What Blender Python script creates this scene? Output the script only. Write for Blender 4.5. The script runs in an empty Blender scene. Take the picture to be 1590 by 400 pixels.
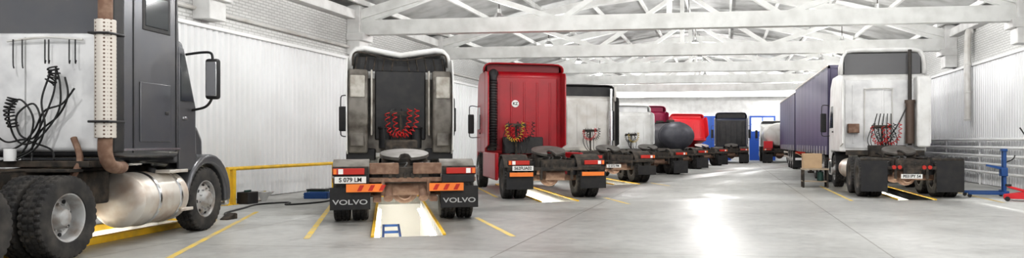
import bpy, bmesh, math, random
from mathutils import Vector, Matrix
random.seed(4)
SC=bpy.context.scene; COL=SC.collection
PI=math.pi
ZOOM=None
# ---------------------------------------------------------------- materials
_m={}
def M(name,col,rough=.5,metal=0.,dirt=0.,dcol=(.12,.10,.08),scale=4.,bump=0.,spec=.5,emit=0):
    if name in _m: return _m[name]
    m=bpy.data.materials.new(name); m.use_nodes=True; _m[name]=m
    nt=m.node_tree; b=nt.nodes['Principled BSDF']
    b.inputs['Base Color'].default_value=(*col,1); b.inputs['Roughness'].default_value=rough
    b.inputs['Metallic'].default_value=metal; b.inputs['Specular IOR Level'].default_value=spec
    if emit:
        b.inputs['Emission Color'].default_value=(*col,1); b.inputs['Emission Strength'].default_value=emit
    tc=nt.nodes.new('ShaderNodeTexCoord')
    n=nt.nodes.new('ShaderNodeTexNoise'); n.inputs['Scale'].default_value=scale; n.inputs['Detail'].default_value=6
    nt.links.new(tc.outputs['Object'],n.inputs['Vector'])
    if dirt>0:
        r=nt.nodes.new('ShaderNodeValToRGB'); r.color_ramp.elements[0].position=.42; r.color_ramp.elements[1].position=.68
        r.color_ramp.elements[1].color=(dirt,)*3+(1,)
        nt.links.new(n.outputs['Fac'],r.inputs['Fac'])
        mx=nt.nodes.new('ShaderNodeMixRGB'); mx.inputs['Color1'].default_value=(*col,1); mx.inputs['Color2'].default_value=(*dcol,1)
        nt.links.new(r.outputs['Color'],mx.inputs['Fac']); nt.links.new(mx.outputs['Color'],b.inputs['Base Color'])
    if bump>0:
        bp=nt.nodes.new('ShaderNodeBump'); bp.inputs['Strength'].default_value=bump; bp.inputs['Distance'].default_value=.02
        nt.links.new(n.outputs['Fac'],bp.inputs['Height']); nt.links.new(bp.outputs['Normal'],b.inputs['Normal'])
    return m
tire=M('rubber_tire',(.024,.023,.023),.8,dirt=.6,dcol=(.09,.08,.07),scale=5,bump=.2)
rimm=M('rim_steel',(.42,.42,.42),.5,.3,dirt=.7,dcol=(.2,.15,.11),scale=6)
rimd=M('rim_dark',(.09,.085,.08),.7,.2,dirt=.5,dcol=(.2,.16,.12))
black=M('black_plastic',(.014,.014,.016),.5,dirt=.4,dcol=(.05,.045,.04))
dgrey=M('chassis_grime',(.03,.027,.024),.7,.2,dirt=.8,dcol=(.11,.085,.065),scale=7,bump=.2)
rust=M('rusty_metal',(.20,.12,.085),.75,.3,dirt=.7,dcol=(.34,.24,.18),scale=9,bump=.3)
grease=M('greasy_steel',(.17,.16,.15),.45,.5,dirt=.7,dcol=(.07,.06,.05))
flapm=M('mudflap_rubber',(.016,.016,.018),.7,dirt=.5,dcol=(.045,.04,.036))
alu=M('dirty_aluminium',(.70,.66,.61),.42,.5,dirt=.85,dcol=(.46,.34,.26),scale=3,bump=.1)
chrome=M('chrome',(.75,.75,.75),.2,1)
glass=M('dark_glass',(.02,.025,.03),.08,spec=.8)
redl=M('red_lens',(.45,.03,.02),.3)
orl=M('orange_reflector',(.8,.22,.04),.4)
whl=M('white_lens',(.8,.8,.78),.3)
platem=M('plate_white',(.75,.75,.73),.5)
txtb=M('text_black',(.01,.01,.01),.6)
txtw=M('text_grey_white',(.42,.42,.42),.6)
yel=M('yellow_paint',(.80,.50,.03),.5,dirt=.5,dcol=(.45,.30,.06),scale=5)
yell=M('yellow_line',(.70,.50,.10),.6,dirt=.9,dcol=(.48,.42,.30),scale=3)
redhose=M('red_hose',(.5,.02,.02),.4); yelhose=M('yellow_hose',(.5,.35,.04),.4)
blkhose=M('black_hose',(.012,.012,.012),.45)
whp=M('white_cab_paint',(.76,.76,.75),.35,dirt=.7,dcol=(.56,.55,.53),scale=2.2)
whd=M('white_dirty_panel',(.76,.76,.76),.4,dirt=.85,dcol=(.52,.52,.53),scale=2)
beige=M('grey_beige_fairing',(.20,.185,.165),.5,dirt=.9,dcol=(.06,.05,.04),scale=3.5)
beigl=M('pale_grey_panel',(.48,.46,.42),.5,dirt=.8,dcol=(.26,.23,.19),scale=5)
greyp=M('metallic_grey_paint',(.13,.133,.145),.26,.5,dirt=.35,dcol=(.18,.17,.165),scale=2)
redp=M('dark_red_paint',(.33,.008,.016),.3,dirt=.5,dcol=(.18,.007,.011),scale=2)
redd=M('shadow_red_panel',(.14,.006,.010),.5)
red2=M('bright_red_paint',(.6,.02,.03),.35)
maroon=M('maroon_paint',(.28,.012,.06),.35)
silver=M('light_grey_paint',(.60,.59,.57),.4,dirt=.6,dcol=(.42,.39,.35),scale=2.5)
navy=M('blue_black_paint',(.02,.024,.045),.4)
purple=M('purple_tarpaulin',(.05,.036,.11),.45,dirt=.4,dcol=(.075,.055,.14),scale=1.5)
purpd=M('dark_purple_panel',(.028,.022,.055),.45)
tankg=M('tank_dark_grey',(.065,.065,.078),.4,.2,dirt=.4,dcol=(.12,.12,.13))
blue=M('blue_paint',(.02,.08,.36),.4); bluel=M('blue_steel',(.02,.08,.25),.4)
white=M('white_gloss',(.8,.8,.8),.4)
card=M('cardboard',(.50,.36,.23),.8,dirt=.4,dcol=(.38,.27,.17))
wood=M('worn_wood',(.40,.33,.25),.7,dirt=.5,dcol=(.25,.2,.15))
green=M('dark_green_plastic',(.02,.06,.05),.5)
# ---------------------------------------------------------------- mesh helpers
def T(c,rot=None):
    m=Matrix.Translation(c)
    if rot: m=m@Matrix.Rotation(rot[2],4,'Z')@Matrix.Rotation(rot[1],4,'Y')@Matrix.Rotation(rot[0],4,'X')
    return m
def bx(bm,x0,x1,y0,y1,z0,z1,rot=None):
    c=((x0+x1)/2,(y0+y1)/2,(z0+z1)/2)
    bmesh.ops.create_cube(bm,size=1,matrix=T(c,rot)@Matrix.Diagonal((abs(x1-x0),abs(y1-y0),abs(z1-z0),1)))
def cy(bm,p0,p1,r0,r1=None,n=20,caps=True):
    p0=Vector(p0);p1=Vector(p1);d=p1-p0
    q=d.to_track_quat('Z','Y').to_matrix().to_4x4()
    bmesh.ops.create_cone(bm,cap_ends=caps,segments=n,radius1=r0,radius2=r0 if r1 is None else r1,depth=d.length,matrix=Matrix.Translation((p0+p1)/2)@q)
def beam(bm,p0,p1,w,h):
    p0=Vector(p0);p1=Vector(p1);d=p1-p0
    q=d.to_track_quat('Z','Y').to_matrix().to_4x4()
    bmesh.ops.create_cube(bm,size=1,matrix=Matrix.Translation((p0+p1)/2)@q@Matrix.Diagonal((h,w,d.length,1)))
def sp(bm,c,r,sc=(1,1,1),n=16):
    bmesh.ops.create_uvsphere(bm,u_segments=n,v_segments=n//2+2,radius=r,matrix=Matrix.Translation(c)@Matrix.Diagonal((*sc,1)))
def prism(bm,pts,x0,x1,ax='X'):
    def P(a,b,x):
        return (x,a,b) if ax=='X' else ((a,x,b) if ax=='Y' else (a,b,x))
    A=[bm.verts.new(P(a,b,x0)) for a,b in pts]; Bv=[bm.verts.new(P(a,b,x1)) for a,b in pts]
    n=len(pts); bm.faces.new(A); bm.faces.new(Bv[::-1])
    for i in range(n): bm.faces.new((A[i],Bv[i],Bv[(i+1)%n],A[(i+1)%n]))
def lathe(bm,prof,n=32,o=(0,0,0),axis='X',rf=None,close=False):
    rings=[]
    for j,(r,t) in enumerate(prof):
        ring=[]
        for i in range(n):
            a=2*PI*i/n; rr=r-(rf(i,j) if rf else 0)
            v=(t,rr*math.cos(a),rr*math.sin(a)) if axis=='X' else ((rr*math.cos(a),t,rr*math.sin(a)) if axis=='Y' else (rr*math.cos(a),rr*math.sin(a),t))
            ring.append(bm.verts.new(Vector(v)+Vector(o)))
        rings.append(ring)
    m=len(rings)
    for j in range(m if close else m-1):
        R=rings[j];S=rings[(j+1)%m]
        for i in range(n): bm.faces.new((R[i],R[(i+1)%n],S[(i+1)%n],S[i]))
def smoothpts(p,k=6):
    p=[Vector(q) for q in p]; out=[]
    for i in range(len(p)-1):
        a=p[max(i-1,0)];b=p[i];c=p[i+1];d=p[min(i+2,len(p)-1)]
        for s in range(k):
            t=s/k
            out.append(.5*((2*b)+(c-a)*t+(2*a-5*b+4*c-d)*t*t+(3*b-a-3*c+d)*t**3))
    out.append(p[-1]); return out
def tube(bm,pts,r,n=8,k=6):
    P=smoothpts(pts,k) if k>1 else [Vector(q) for q in pts]
    up=Vector((.13,.2,1)); rings=[]
    nrm=None
    for i,p in enumerate(P):
        t=(P[min(i+1,len(P)-1)]-P[max(i-1,0)]).normalized()
        if nrm is None:
            nrm=t.cross(up); 
            if nrm.length<.05: nrm=t.cross(Vector((1,0,0)))
        nrm=(nrm-t*nrm.dot(t)).normalized(); b=t.cross(nrm)
        rings.append([bm.verts.new(p+r*(nrm*math.cos(2*PI*q/n)+b*math.sin(2*PI*q/n))) for q in range(n)])
    for i in range(len(rings)-1):
        for q in range(n): bm.faces.new((rings[i][q],rings[i][(q+1)%n],rings[i+1][(q+1)%n],rings[i+1][q]))
    bm.faces.new(rings[0]); bm.faces.new(rings[-1][::-1])
def coil(bm,path,r,R,turns,n=6):
    P=smoothpts(path,12); N=turns*12; pts=[]
    for i in range(N+1):
        f=i/N*(len(P)-1); a=int(min(f,len(P)-2)); u=f-a; c=P[a].lerp(P[a+1],u)
        t=(P[a+1]-P[a]).normalized(); s=t.cross(Vector((0,1,.01))).normalized(); w=t.cross(s)
        g=2*PI*turns*i/N; pts.append(c+R*(s*math.cos(g)+w*math.sin(g)))
    tube(bm,pts,r,n,1)
def mesh(bm,name,ang=35):
    bmesh.ops.recalc_face_normals(bm,faces=bm.faces[:])
    me=bpy.data.meshes.new(name); bm.to_mesh(me); bm.free()
    for p in me.polygons: p.use_smooth=True
    me.set_sharp_from_angle(angle=math.radians(ang)); return me
def fin(bm,name,mat,parent=None,bev=0,label=None,ang=35,solid=0,mats=None):
    me=mesh(bm,name,ang) if isinstance(bm,bmesh.types.BMesh) else bm
    if mat and not me.materials: me.materials.append(mat)
    o=bpy.data.objects.new(name,me); COL.objects.link(o)
    if parent: o.parent=parent
    if solid:
        s=o.modifiers.new('s','SOLIDIFY'); s.thickness=solid; s.offset=0
    if bev:
        b=o.modifiers.new('b','BEVEL'); b.width=bev; b.segments=3; b.limit_method='ANGLE'; b.angle_limit=math.radians(30); b.harden_normals=False
    if label: o['label']=label
    return o
def box(name,mat,parent,*a,bev=.01,label=None,rot=None):
    bm=bmesh.new(); bx(bm,*a,rot=rot); return fin(bm,name,mat,parent,bev,label)
def cyl(name,mat,parent,p0,p1,r,n=20,bev=0):
    bm=bmesh.new(); cy(bm,p0,p1,r,n=n); return fin(bm,name,mat,parent,bev)
def root(name,loc,yaw,label,cat,group=None):
    o=bpy.data.objects.new(name,None); COL.objects.link(o); o.location=loc; o.rotation_euler=(0,0,math.radians(yaw)); o.empty_display_size=.3
    o['label']=label; o['category']=cat
    if group: o['group']=group
    return o
def top(o,label,cat,group=None):
    o['label']=label;o['category']=cat
    if group:o['group']=group
    return o
def struct(o,label): o['kind']='structure'; o['label']=label; o['category']=o.name.split('_')[0]; return o
def text(parent,s,size,loc,mat,name='lettering',rz=0,sx=1,bold=0):
    c=bpy.data.curves.new('t','FONT'); c.body=s; c.size=size; c.extrude=.003; c.align_x='CENTER'; c.align_y='CENTER'; c.offset=bold
    t=bpy.data.objects.new('t',c); COL.objects.link(t)
    dg=bpy.context.evaluated_depsgraph_get(); me=bpy.data.meshes.new_from_object(t.evaluated_get(dg)); bpy.data.objects.remove(t)
    me.transform(Matrix.Translation(loc)@Matrix.Rotation(rz,4,'Z')@Matrix.Rotation(PI/2,4,'X')@Matrix.Diagonal((sx,1,1,1)))
    me.materials.clear(); me.materials.append(mat)
    o=bpy.data.objects.new(name,me); COL.objects.link(o); o.parent=parent; return o
# ---------------------------------------------------------------- wheels
R=.52
def tire_mesh():
    bm=bmesh.new(); w=.14
    prof=[(.29,-w*.8),(.31,-w*.95),(.40,-w*1.03),(.47,-w),(.505,-w*.93),(.518,-w*.8),(.52,-w*.58),(.504,-w*.55),(.504,-w*.47),(.52,-w*.44),(.52,-w*.12),(.504,-w*.09),(.504,w*.09),(.52,w*.12),(.52,w*.44),(.504,w*.47),(.504,w*.55),(.52,w*.58),(.518,w*.8),(.505,w*.93),(.47,w),(.40,w*1.03),(.31,w*.95),(.29,w*.8)]
    def rf(i,j):
        if j in (4,5,6,17,18,19): return .022 if i%3==0 else 0
        if j in (9,10,13,14): return .018 if i%3==1 else 0
        return 0
    lathe(bm,prof,108,rf=rf,close=True); me=mesh(bm,'tire',25); me.materials.append(tire); return me
def rim_mesh(deep,m):
    bm=bmesh.new()
    if deep: prof=[(.30,.125),(.285,.12),(.27,.10),(.255,.02),(.245,-.02),(.22,-.035),(.17,-.03),(.15,0),(.135,.02),(.12,.06),(.10,.085),(.06,.10),(.001,.105)]
    else: prof=[(.30,.125),(.285,.125),(.27,.10),(.26,.06),(.24,.085),(.20,.11),(.16,.115),(.14,.13),(.12,.17),(.10,.19),(.06,.2),(.001,.2)]
    lathe(bm,prof,40)
    t=.0 if deep else .12
    for i in range(10):
        a=2*PI*i/10; c=(t-.02,.17*math.cos(a),.17*math.sin(a)); cy(bm,c,(t+.025,c[1],c[2]),.013,n=6)
    lathe(bm,[(.30,.125),(.30,-.125),(.26,-.125),(.26,-.03)],40)
    me=mesh(bm,'rim',30); me.materials.append(m)
    return me
def hole_mesh(deep):
    bm=bmesh.new(); t=-.025 if deep else .098
    for i in range(8):
        a=2*PI*(i+.5)/8; bmesh.ops.create_cone(bm,cap_ends=True,segments=12,radius1=.026,radius2=.026,depth=.012,matrix=T((t,.222*math.cos(a),.222*math.sin(a)),(0,PI/2,0)))
    me=mesh(bm,'vent'); me.materials.append(black); return me
TM=tire_mesh(); RMD=rim_mesh(True,rimm); RMF=rim_mesh(False,rimm); RDD=rim_mesh(True,rimd); RDF=rim_mesh(False,rimd)
H1=hole_mesh(True); H2=hole_mesh(False)
def wheel(par,x,y,side,deep,dark=False,r=R):
    o=bpy.data.objects.new('wheel',TM); COL.objects.link(o); o.parent=par; o.location=(x,y,r)
    o.rotation_euler=(random.uniform(0,6),0,0) if side>0 else (random.uniform(0,6),0,PI); s=r/R
    o.scale=(s,s,s)
    rm=bpy.data.objects.new('rim',(RDD if deep else RDF) if dark else (RMD if deep else RMF)); COL.objects.link(rm); rm.parent=o
    h=bpy.data.objects.new('rim_vent',H1 if deep else H2); COL.objects.link(h); h.parent=o
    return o
def axle(par,y,half=1.25,dual=True,dark=False,r=R):
    for s in (-1,1):
        wheel(par,s*(half-.145),y,s,dual,dark,r)
        if dual: wheel(par,s*(half-.145-.32),y,s,dual,True,r)
    bm=bmesh.new(); cy(bm,(-half+.5,y,r),(half-.5,y,r),.08); 
    if dual:
        sp(bm,(0,y,r+.02),.26,(1,.9,.95)); cy(bm,(0,y-.1,r),(0,y-.30,r),.17,.12); cy(bm,(0,y,r),(0,y+.4,r+.1),.12,.07)
    fin(bm,'axle',rust if dual else dgrey,par)
# ---------------------------------------------------------------- chassis
def fender(par,x0,x1,y,r,mat,a0=15,a1=165,name='mudguard',z=R,t=.03):
    bm=bmesh.new(); n=16; o=[];
    for i in range(n+1):
        a=math.radians(a0+(a1-a0)*i/n); o.append((y+r*math.cos(a),z+r*math.sin(a)))
    for i in range(n,-1,-1):
        a=math.radians(a0+(a1-a0)*i/n); o.append((y+(r-t)*math.cos(a),z+(r-t)*math.sin(a)))
    prism(bm,o,x0,x1); return fin(bm,name,mat,par)
def fifth(par,y,z=1.2,tilt=15):
    bm=bmesh.new(); pts=[]
    for i in range(33):
        a=-PI/2+.25+(2*PI-.5)*i/32; pts.append((.45*math.cos(a),.42*math.sin(a)))
    pts+= [(-.07,-.1),(0,-.02),(.07,-.1)]
    prism(bm,pts,-.06,0,'Z')
    bmesh.ops.transform(bm,matrix=Matrix.Translation((0,y,z+.04))@Matrix.Rotation(math.radians(tilt),4,'X'),verts=bm.verts[:])
    fin(bm,'fifth_wheel',grease,par,.006)
    bm=bmesh.new(); bx(bm,-.42,.42,y-.16,y+.16,z-.2,z-.06); bx(bm,-.5,.5,y-.3,y+.3,z-.24,z-.19)
    fin(bm,'coupling_bracket',dgrey,par,.01)
def chassis(par,yc,axles,flap='',plate=None,fw=None,fend=True,half=1.25,det=True,tanks=True,gmat=None,dark=True,flapz=.08,flapt=.62,fyw=1.2,frontw=None,rl=True,tilt=15):
    bm=bmesh.new()
    for s in (-1,1):
        bx(bm,s*.40,s*.47,.12,yc+1.6,.78,1.04); bx(bm,s*.33,s*.47,.12,yc+1.6,.78,.80); bx(bm,s*.33,s*.47,.12,yc+1.6,1.02,1.04)
    for y in (.14,1.0,2.0,3.2,4.2):
        if y<yc+1: bx(bm,-.42,.42,y,y+.07,.80,1.0)
    bx(bm,-.40,.40,.05,.12,.72,1.0)
    for i in range(5): bx(bm,-.3+.13*i,-.24+.13*i,.03,.06,.8,.9)
    fin(bm,'chassis_frame',dgrey,par,.006)
    for y in axles: axle(par,y,half,True,dark)
    fifth(par,fw if fw else sum(axles)/len(axles)+.1,fyw,tilt)
    y0=min(axles)
    for s in (-1,1):
        for y in axles:
            if fend: fender(par,s*(half-.62),s*(half+.01),y,.61,gmat or dgrey,28,152)
        fl_=box('mud_flap',flapm,par,s*(half-.65),s*(half+.02),-.02,0.0,flapz,flapt,bev=.006)
        if flap: text(fl_,flap,.12,(s*(half-.315),-.025,.40),txtw,'flap_lettering',sx=1.45,bold=.002)
        if rl:
            box('lamp_bracket',dgrey,par,s*(half-.62),s*(half-.02),0,.08,.86,1.02,bev=.01)
            r_=box('tail_light',redl,par,s*(half-.55),s*(half-.03),-.04,.0,.88,.99,bev=.01)
            box('reversing_lamp',whl,r_,s*(half-.2),s*(half-.12),-.045,-.035,.89,.98,bev=0)
            box('indicator_lamp',orl,r_,s*(half-.09),s*(half-.04),-.045,-.035,.89,.98,bev=0)
        for (a,b_,r_) in (((s*.47,y0-.5,.85),(s*.47,y0-.28,.85),.1),((s*.52,y0+.35,.72),(s*.52,y0+.35,1.0),.13),((s*.52,y0-.35,.6),(s*.52,y0-.35,.9),.12)):
            cyl('air_spring',black,par,a,b_,r_)
        cyl('shock_absorber',black,par,(s*.58,y0,.55),(s*.45,y0+.1,1.0),.045)
    bm=bmesh.new(); bx(bm,-half+.02,half-.02,.03,.1,.74,.82); bx(bm,-.42,-.36,.02,.1,.5,.8); bx(bm,.36,.42,.02,.1,.5,.8)
    fin(bm,'rear_crossbar',rust if flap else dgrey,par,.01)
    if plate:
        px,pz,pt,reg=plate
        p=box('license_plate',platem,par,px-.26,px+.26,-.075,-.065,pz-.058,pz+.058,bev=.003)
        box('plate_bracket',dgrey,par,px-.2,px+.2,-.065,.03,pz-.03,.78,bev=0)
        text(p,pt,.105,(px,-.078,pz),txtb,'plate_lettering',sx=.95,bold=.002)
    if det:
        cyl('air_tank',rust,par,(-.25,.28,.62),(.25,.28,.62),.13,bev=.02); cyl('air_tank',rust,par,(-.3,2.4,.66),(.3,2.4,.66),.13,bev=.02)
        for k in range(4):
            bm=bmesh.new(); x=random.uniform(-.35,.35); tube(bm,[(x,.15,.95),(x+.1,.4,1.07),(x-.1,.9,1.02),(x*.5,1.6,1.05),(x,2.6,1.0)],.014,6)
            fin(bm,'air_line',blkhose,par)
    if tanks:
        for s in (-1,1):
            y1=max(axles)+.62; y2=min(yc+1.0,y1+1.5)
            bm=bmesh.new(); bx(bm,s*.62,s*1.16,y1+.12,y2,.42,.98); o=fin(bm,'fuel_tank' if s<0 else 'battery_box',alu if s<0 else dgrey,par,.09 if s<0 else .02)
    if frontw is not None: axle(par,frontw,half,False,False)
# ---------------------------------------------------------------- cab-over cab
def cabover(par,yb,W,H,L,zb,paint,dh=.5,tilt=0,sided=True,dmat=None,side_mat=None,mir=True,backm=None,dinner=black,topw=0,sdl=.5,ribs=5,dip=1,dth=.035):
    w=W/2; Hc=H-dh; yf=yb+L
    bm=bmesh.new()
    prism(bm,[(yb,zb),(yb,Hc-.12),(yb+.15,Hc),(yf-.8,Hc),(yf-.35,Hc-.3),(yf-.06,zb+1.0 if Hc-zb>1.5 else zb+.8),(yf,zb+.5),(yf,zb-.3),(yf-.25,zb-.3),(yf-.3,zb)],-w,w)
    cab=fin(bm,'cab',paint,par,.06)
    F=fin
    box('rear_panel',backm or paint,cab,-w+.16,w-.16,yb-.025,yb+.02,zb+.1,Hc-.2,bev=.02)
    for i in range(ribs):
        x=-w+.4+(W-.8)*i/(ribs-1); box('panel_rib',backm or paint,cab,x-.03,x+.03,yb-.045,yb-.02,zb+.25,Hc-.35,bev=.012)
    for s in (-1,1):
        wt=min(zb+1.45,Hc-.25)
        bm=bmesh.new(); prism(bm,[(yf-1.05,zb+.75),(yf-1.05,wt),(yf-.5,wt),(yf-.22,zb+.75)],s*(w-.02),s*(w+.008)); F(bm,'side_window',glass,cab,bev=.006)
        bm=bmesh.new(); prism(bm,[(yf-1.15,zb+.05),(yf-1.15,wt+.1),(yf-.45,wt+.1),(yf-.12,zb+.75),(yf-.12,zb+.05)],s*(w-.03),s*(w+.004)); d=F(bm,'door',paint,cab,bev=.008)
        box('door_handle',black,cab,s*(w),s*(w+.03),yf-1.08,yf-.9,zb+.6,zb+.65)
        fender(par,s*(w-.4),s*(w),yb+L*.52,.62,black,10,170,'wheel_arch')
        box('cab_step',side_mat or paint,par,s*(w-.4),s*(w-.0),yf-.5,yf-.08,.38,zb-.3,bev=.03)
        if mir:
            bm=bmesh.new(); tube(bm,[(s*w,yf-.2,zb+1.5),(s*(w+.22),yf-.1,zb+1.52),(s*(w+.25),yf-.1,zb+1.3),(s*(w+.25),yf-.1,zb+.7),(s*(w+.22),yf-.1,zb+.5),(s*w,yf-.2,zb+.5)],.014,6,3)
            F(bm,'mirror_arm',black,cab)
            box('mirror',black,cab,s*(w+.10),s*(w+.29),yf-.16,yf-.06,zb+.62,zb+1.25,bev=.03)
        if sided:
            bm=bmesh.new(); prism(bm,[(yb-sdl,zb+.25),(yb-sdl,Hc-.25),(yb-sdl+.08,Hc-.1),(yb+.02,Hc-.02),(yb+.02,zb+.15)],s*(w-.05),s*(w-.005)); F(bm,'side_deflector',dmat or paint,cab,bev=.015)
    bm=bmesh.new(); prism(bm,[(yf-.05,zb+.98),(yf-.33,Hc-.34),(yf-.30,Hc-.33),(yf-.02,zb+.98)],-w+.12,w-.12); F(bm,'windscreen',glass,cab)
    box('grille',black,cab,-w+.25,w-.25,yf,yf+.03,zb-.1,zb+.75,bev=.02)
    bm=bmesh.new(); bx(bm,-w,w,yf-.5,yf+.08,.35,zb-.3); b=fin(bm,'front_bumper',paint,par,.05)
    for s in (-1,1): box('headlight',whl,par,s*(w-.5),s*(w-.08),yf+.06,yf+.1,.55,.75,bev=.02)
    if dh>.15:
        bm=bmesh.new(); rows=[]; n=8; ww=w-.06+topw
        for i in range(n+1):
            u=i/n; y=yb-.05+(L-.45)*u; h=dh*(1-u**1.6)+.02
            c=[(-1,0),(-1,.45),(-.97,.72),(-.88,.95),(-.72,1.0),(-.35,.5+.5*dip),(0,dip),(.35,.5+.5*dip),(.72,1.0),(.88,.95),(.97,.72),(1,.45),(1,0)]
            wi=ww*(1-.25*u*u); rows.append([bm.verts.new((x*wi,y,Hc-.02+z*h)) for x,z in c])
        for i in range(n):
            for j in range(12): bm.faces.new((rows[i][j],rows[i][j+1],rows[i+1][j+1],rows[i+1][j]))
        F(bm,'roof_deflector',dmat or paint,cab,solid=dth)
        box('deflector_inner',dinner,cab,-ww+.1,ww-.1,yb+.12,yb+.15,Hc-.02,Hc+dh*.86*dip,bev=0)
    if tilt:
        p=Vector((0,yf-.1,zb-.1)); cab.matrix_local=Matrix.Translation(p)@Matrix.Rotation(-math.radians(tilt),4,'X')@Matrix.Translation(-p)
    return cab
def hosestand(par,y,mats,z=1.75,R_=.045,x=0,drop=.35,clutter=True):
    bm=bmesh.new(); bx(bm,x-.3,x+.3,y-.02,y+.02,z-.05,z+.05); bx(bm,x-.03,x+.03,y-.02,y+.02,1.0,z); fin(bm,'hose_stand',dgrey,par,.01)
    for i,m in enumerate(mats):
        bm=bmesh.new(); xx=x-.3+.16*i
        coil(bm,[(xx,y-.06,z),(xx+.05,y-.15,z-drop*.8),(xx+.25,y-.2,z-drop),(xx+.45,y-.15,z-drop*.6),(xx+.5,y-.06,z+.1)],.011,R_,14); fin(bm,'air_hose',m,par)
    if clutter:
        for k in range(4):
            bm=bmesh.new(); a=random.uniform(-.4,.4); tube(bm,[(x+a*.6,y+.1,z+.1),(x+a,y-.08,z-.15),(x+a*1.2,y-.12,z-.45),(x+a*.8,y-.3,1.15),(x+a*.5,y-.9,1.06)],.012,6); fin(bm,'air_line',blkhose,par)
# ================================================================ SETTING
XL,XR,YB,YF=-12.2,8.8,-5.0,62.0
def nodemat(name):
    m=bpy.data.materials.new(name); m.use_nodes=True; return m,m.node_tree,m.node_tree.nodes['Principled BSDF']
m,nt,b=nodemat('polished_concrete'); L_=nt.links
tc=nt.nodes.new('ShaderNodeTexCoord')
n1=nt.nodes.new('ShaderNodeTexNoise'); n1.inputs['Scale'].default_value=.45; n1.inputs['Detail'].default_value=9; n1.inputs['Roughness'].default_value=.68
n2=nt.nodes.new('ShaderNodeTexNoise'); n2.inputs['Scale'].default_value=5; n2.inputs['Detail'].default_value=8
n3=nt.nodes.new('ShaderNodeTexNoise'); n3.inputs['Scale'].default_value=1.3; n3.inputs['Detail'].default_value=8; n3.inputs['Roughness'].default_value=.7
br=nt.nodes.new('ShaderNodeTexBrick'); br.offset=0; br.inputs['Scale'].default_value=1; br.inputs['Mortar Size'].default_value=.012; br.inputs['Brick Width'].default_value=5.; br.inputs['Row Height'].default_value=6.; br.inputs['Color1'].default_value=(1,1,1,1);br.inputs['Color2'].default_value=(.95,.95,.95,1);br.inputs['Mortar'].default_value=(.5,.48,.45,1)
mp=nt.nodes.new('ShaderNodeMapping'); mp.inputs['Location'].default_value=(2.9,2,0)
L_.new(tc.outputs['Object'],mp.inputs['Vector']); L_.new(mp.outputs['Vector'],br.inputs['Vector'])
for n in (n1,n2,n3): L_.new(tc.outputs['Object'],n.inputs['Vector'])
def ramp(src,p0,c0,p1,c1):
    r=nt.nodes.new('ShaderNodeValToRGB'); r.color_ramp.elements[0].position=p0; r.color_ramp.elements[0].color=(*c0,1); r.color_ramp.elements[1].position=p1; r.color_ramp.elements[1].color=(*c1,1); L_.new(src,r.inputs['Fac']); return r.outputs[0]
def mul(a,b_):
    x=nt.nodes.new('ShaderNodeMixRGB'); x.blend_type='MULTIPLY'; x.inputs[0].default_value=1; L_.new(a,x.inputs[1]); L_.new(b_,x.inputs[2]); return x.outputs[0]
c=mul(mul(ramp(n1.outputs['Fac'],.3,(.40,.40,.385),.68,(.56,.56,.545)),ramp(n2.outputs['Fac'],.3,(.85,.85,.85),.6,(1,1,1))),br.outputs['Color'])
c=mul(c,ramp(n3.outputs['Fac'],.30,(.76,.76,.78),.46,(1,1,1)))
L_.new(c,b.inputs['Base Color'])
rr=nt.nodes.new('ShaderNodeMapRange'); rr.inputs[1].default_value=.3; rr.inputs[2].default_value=.7; rr.inputs[3].default_value=.30; rr.inputs[4].default_value=.5
L_.new(n1.outputs['Fac'],rr.inputs[0]); L_.new(rr.outputs[0],b.inputs['Roughness']); b.inputs['Specular IOR Level'].default_value=.4
floorm=m
m,nt,b=nodemat('white_painted_brick'); L_=nt.links
tc=nt.nodes.new('ShaderNodeTexCoord'); sx=nt.nodes.new('ShaderNodeSeparateXYZ'); cb=nt.nodes.new('ShaderNodeCombineXYZ'); ad=nt.nodes.new('ShaderNodeMath')
L_.new(tc.outputs['Object'],sx.inputs[0]); L_.new(sx.outputs['X'],ad.inputs[0]); L_.new(sx.outputs['Y'],ad.inputs[1]); L_.new(ad.outputs[0],cb.inputs['X']); L_.new(sx.outputs['Z'],cb.inputs['Y'])
br=nt.nodes.new('ShaderNodeTexBrick'); br.inputs['Scale'].default_value=1; br.inputs['Mortar Size'].default_value=.012; br.inputs['Brick Width'].default_value=.26; br.inputs['Row Height'].default_value=.08
br.inputs['Color1'].default_value=(.68,.68,.67,1);br.inputs['Color2'].default_value=(.62,.62,.61,1);br.inputs['Mortar'].default_value=(.45,.45,.44,1)
L_.new(cb.outputs[0],br.inputs['Vector']); L_.new(br.outputs['Color'],b.inputs['Base Color'])
bp=nt.nodes.new('ShaderNodeBump'); bp.invert=True; bp.inputs['Strength'].default_value=.6; bp.inputs['Distance'].default_value=.02; L_.new(br.outputs['Fac'],bp.inputs['Height']); L_.new(bp.outputs['Normal'],b.inputs['Normal']); b.inputs['Roughness'].default_value=.6
brickm=m
clad=M('white_corrugated_steel',(.74,.745,.755),.4,dirt=.4,dcol=(.62,.62,.62),scale=.8)
whitew=M('whitewash_concrete',(.72,.72,.71),.7,dirt=.7,dcol=(.55,.54,.53),scale=2.5,bump=.2)
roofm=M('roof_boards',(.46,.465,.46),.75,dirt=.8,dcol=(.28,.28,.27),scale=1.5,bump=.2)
trussm=M('painted_truss',(.74,.745,.73),.6,dirt=.6,dcol=(.54,.54,.52),scale=2)
hd=lambda yaw:(-math.sin(math.radians(yaw)),math.cos(math.radians(yaw)))
pits=[(-8.94,6.57,8.3,6.5,1.0),(-4.80,11.3,24.6,9.0,1.06),(-3.95,18.35,24.6,8,.9),(-3.3,26.1,24.6,8,.9),(4.75,20.2,0,7.5,.9)]
bm=bmesh.new(); bx(bm,XL-.3,XR+.3,YB,YF+.3,-.2,0); fl=fin(bm,'floor',floorm)
cut=bmesh.new()
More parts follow.
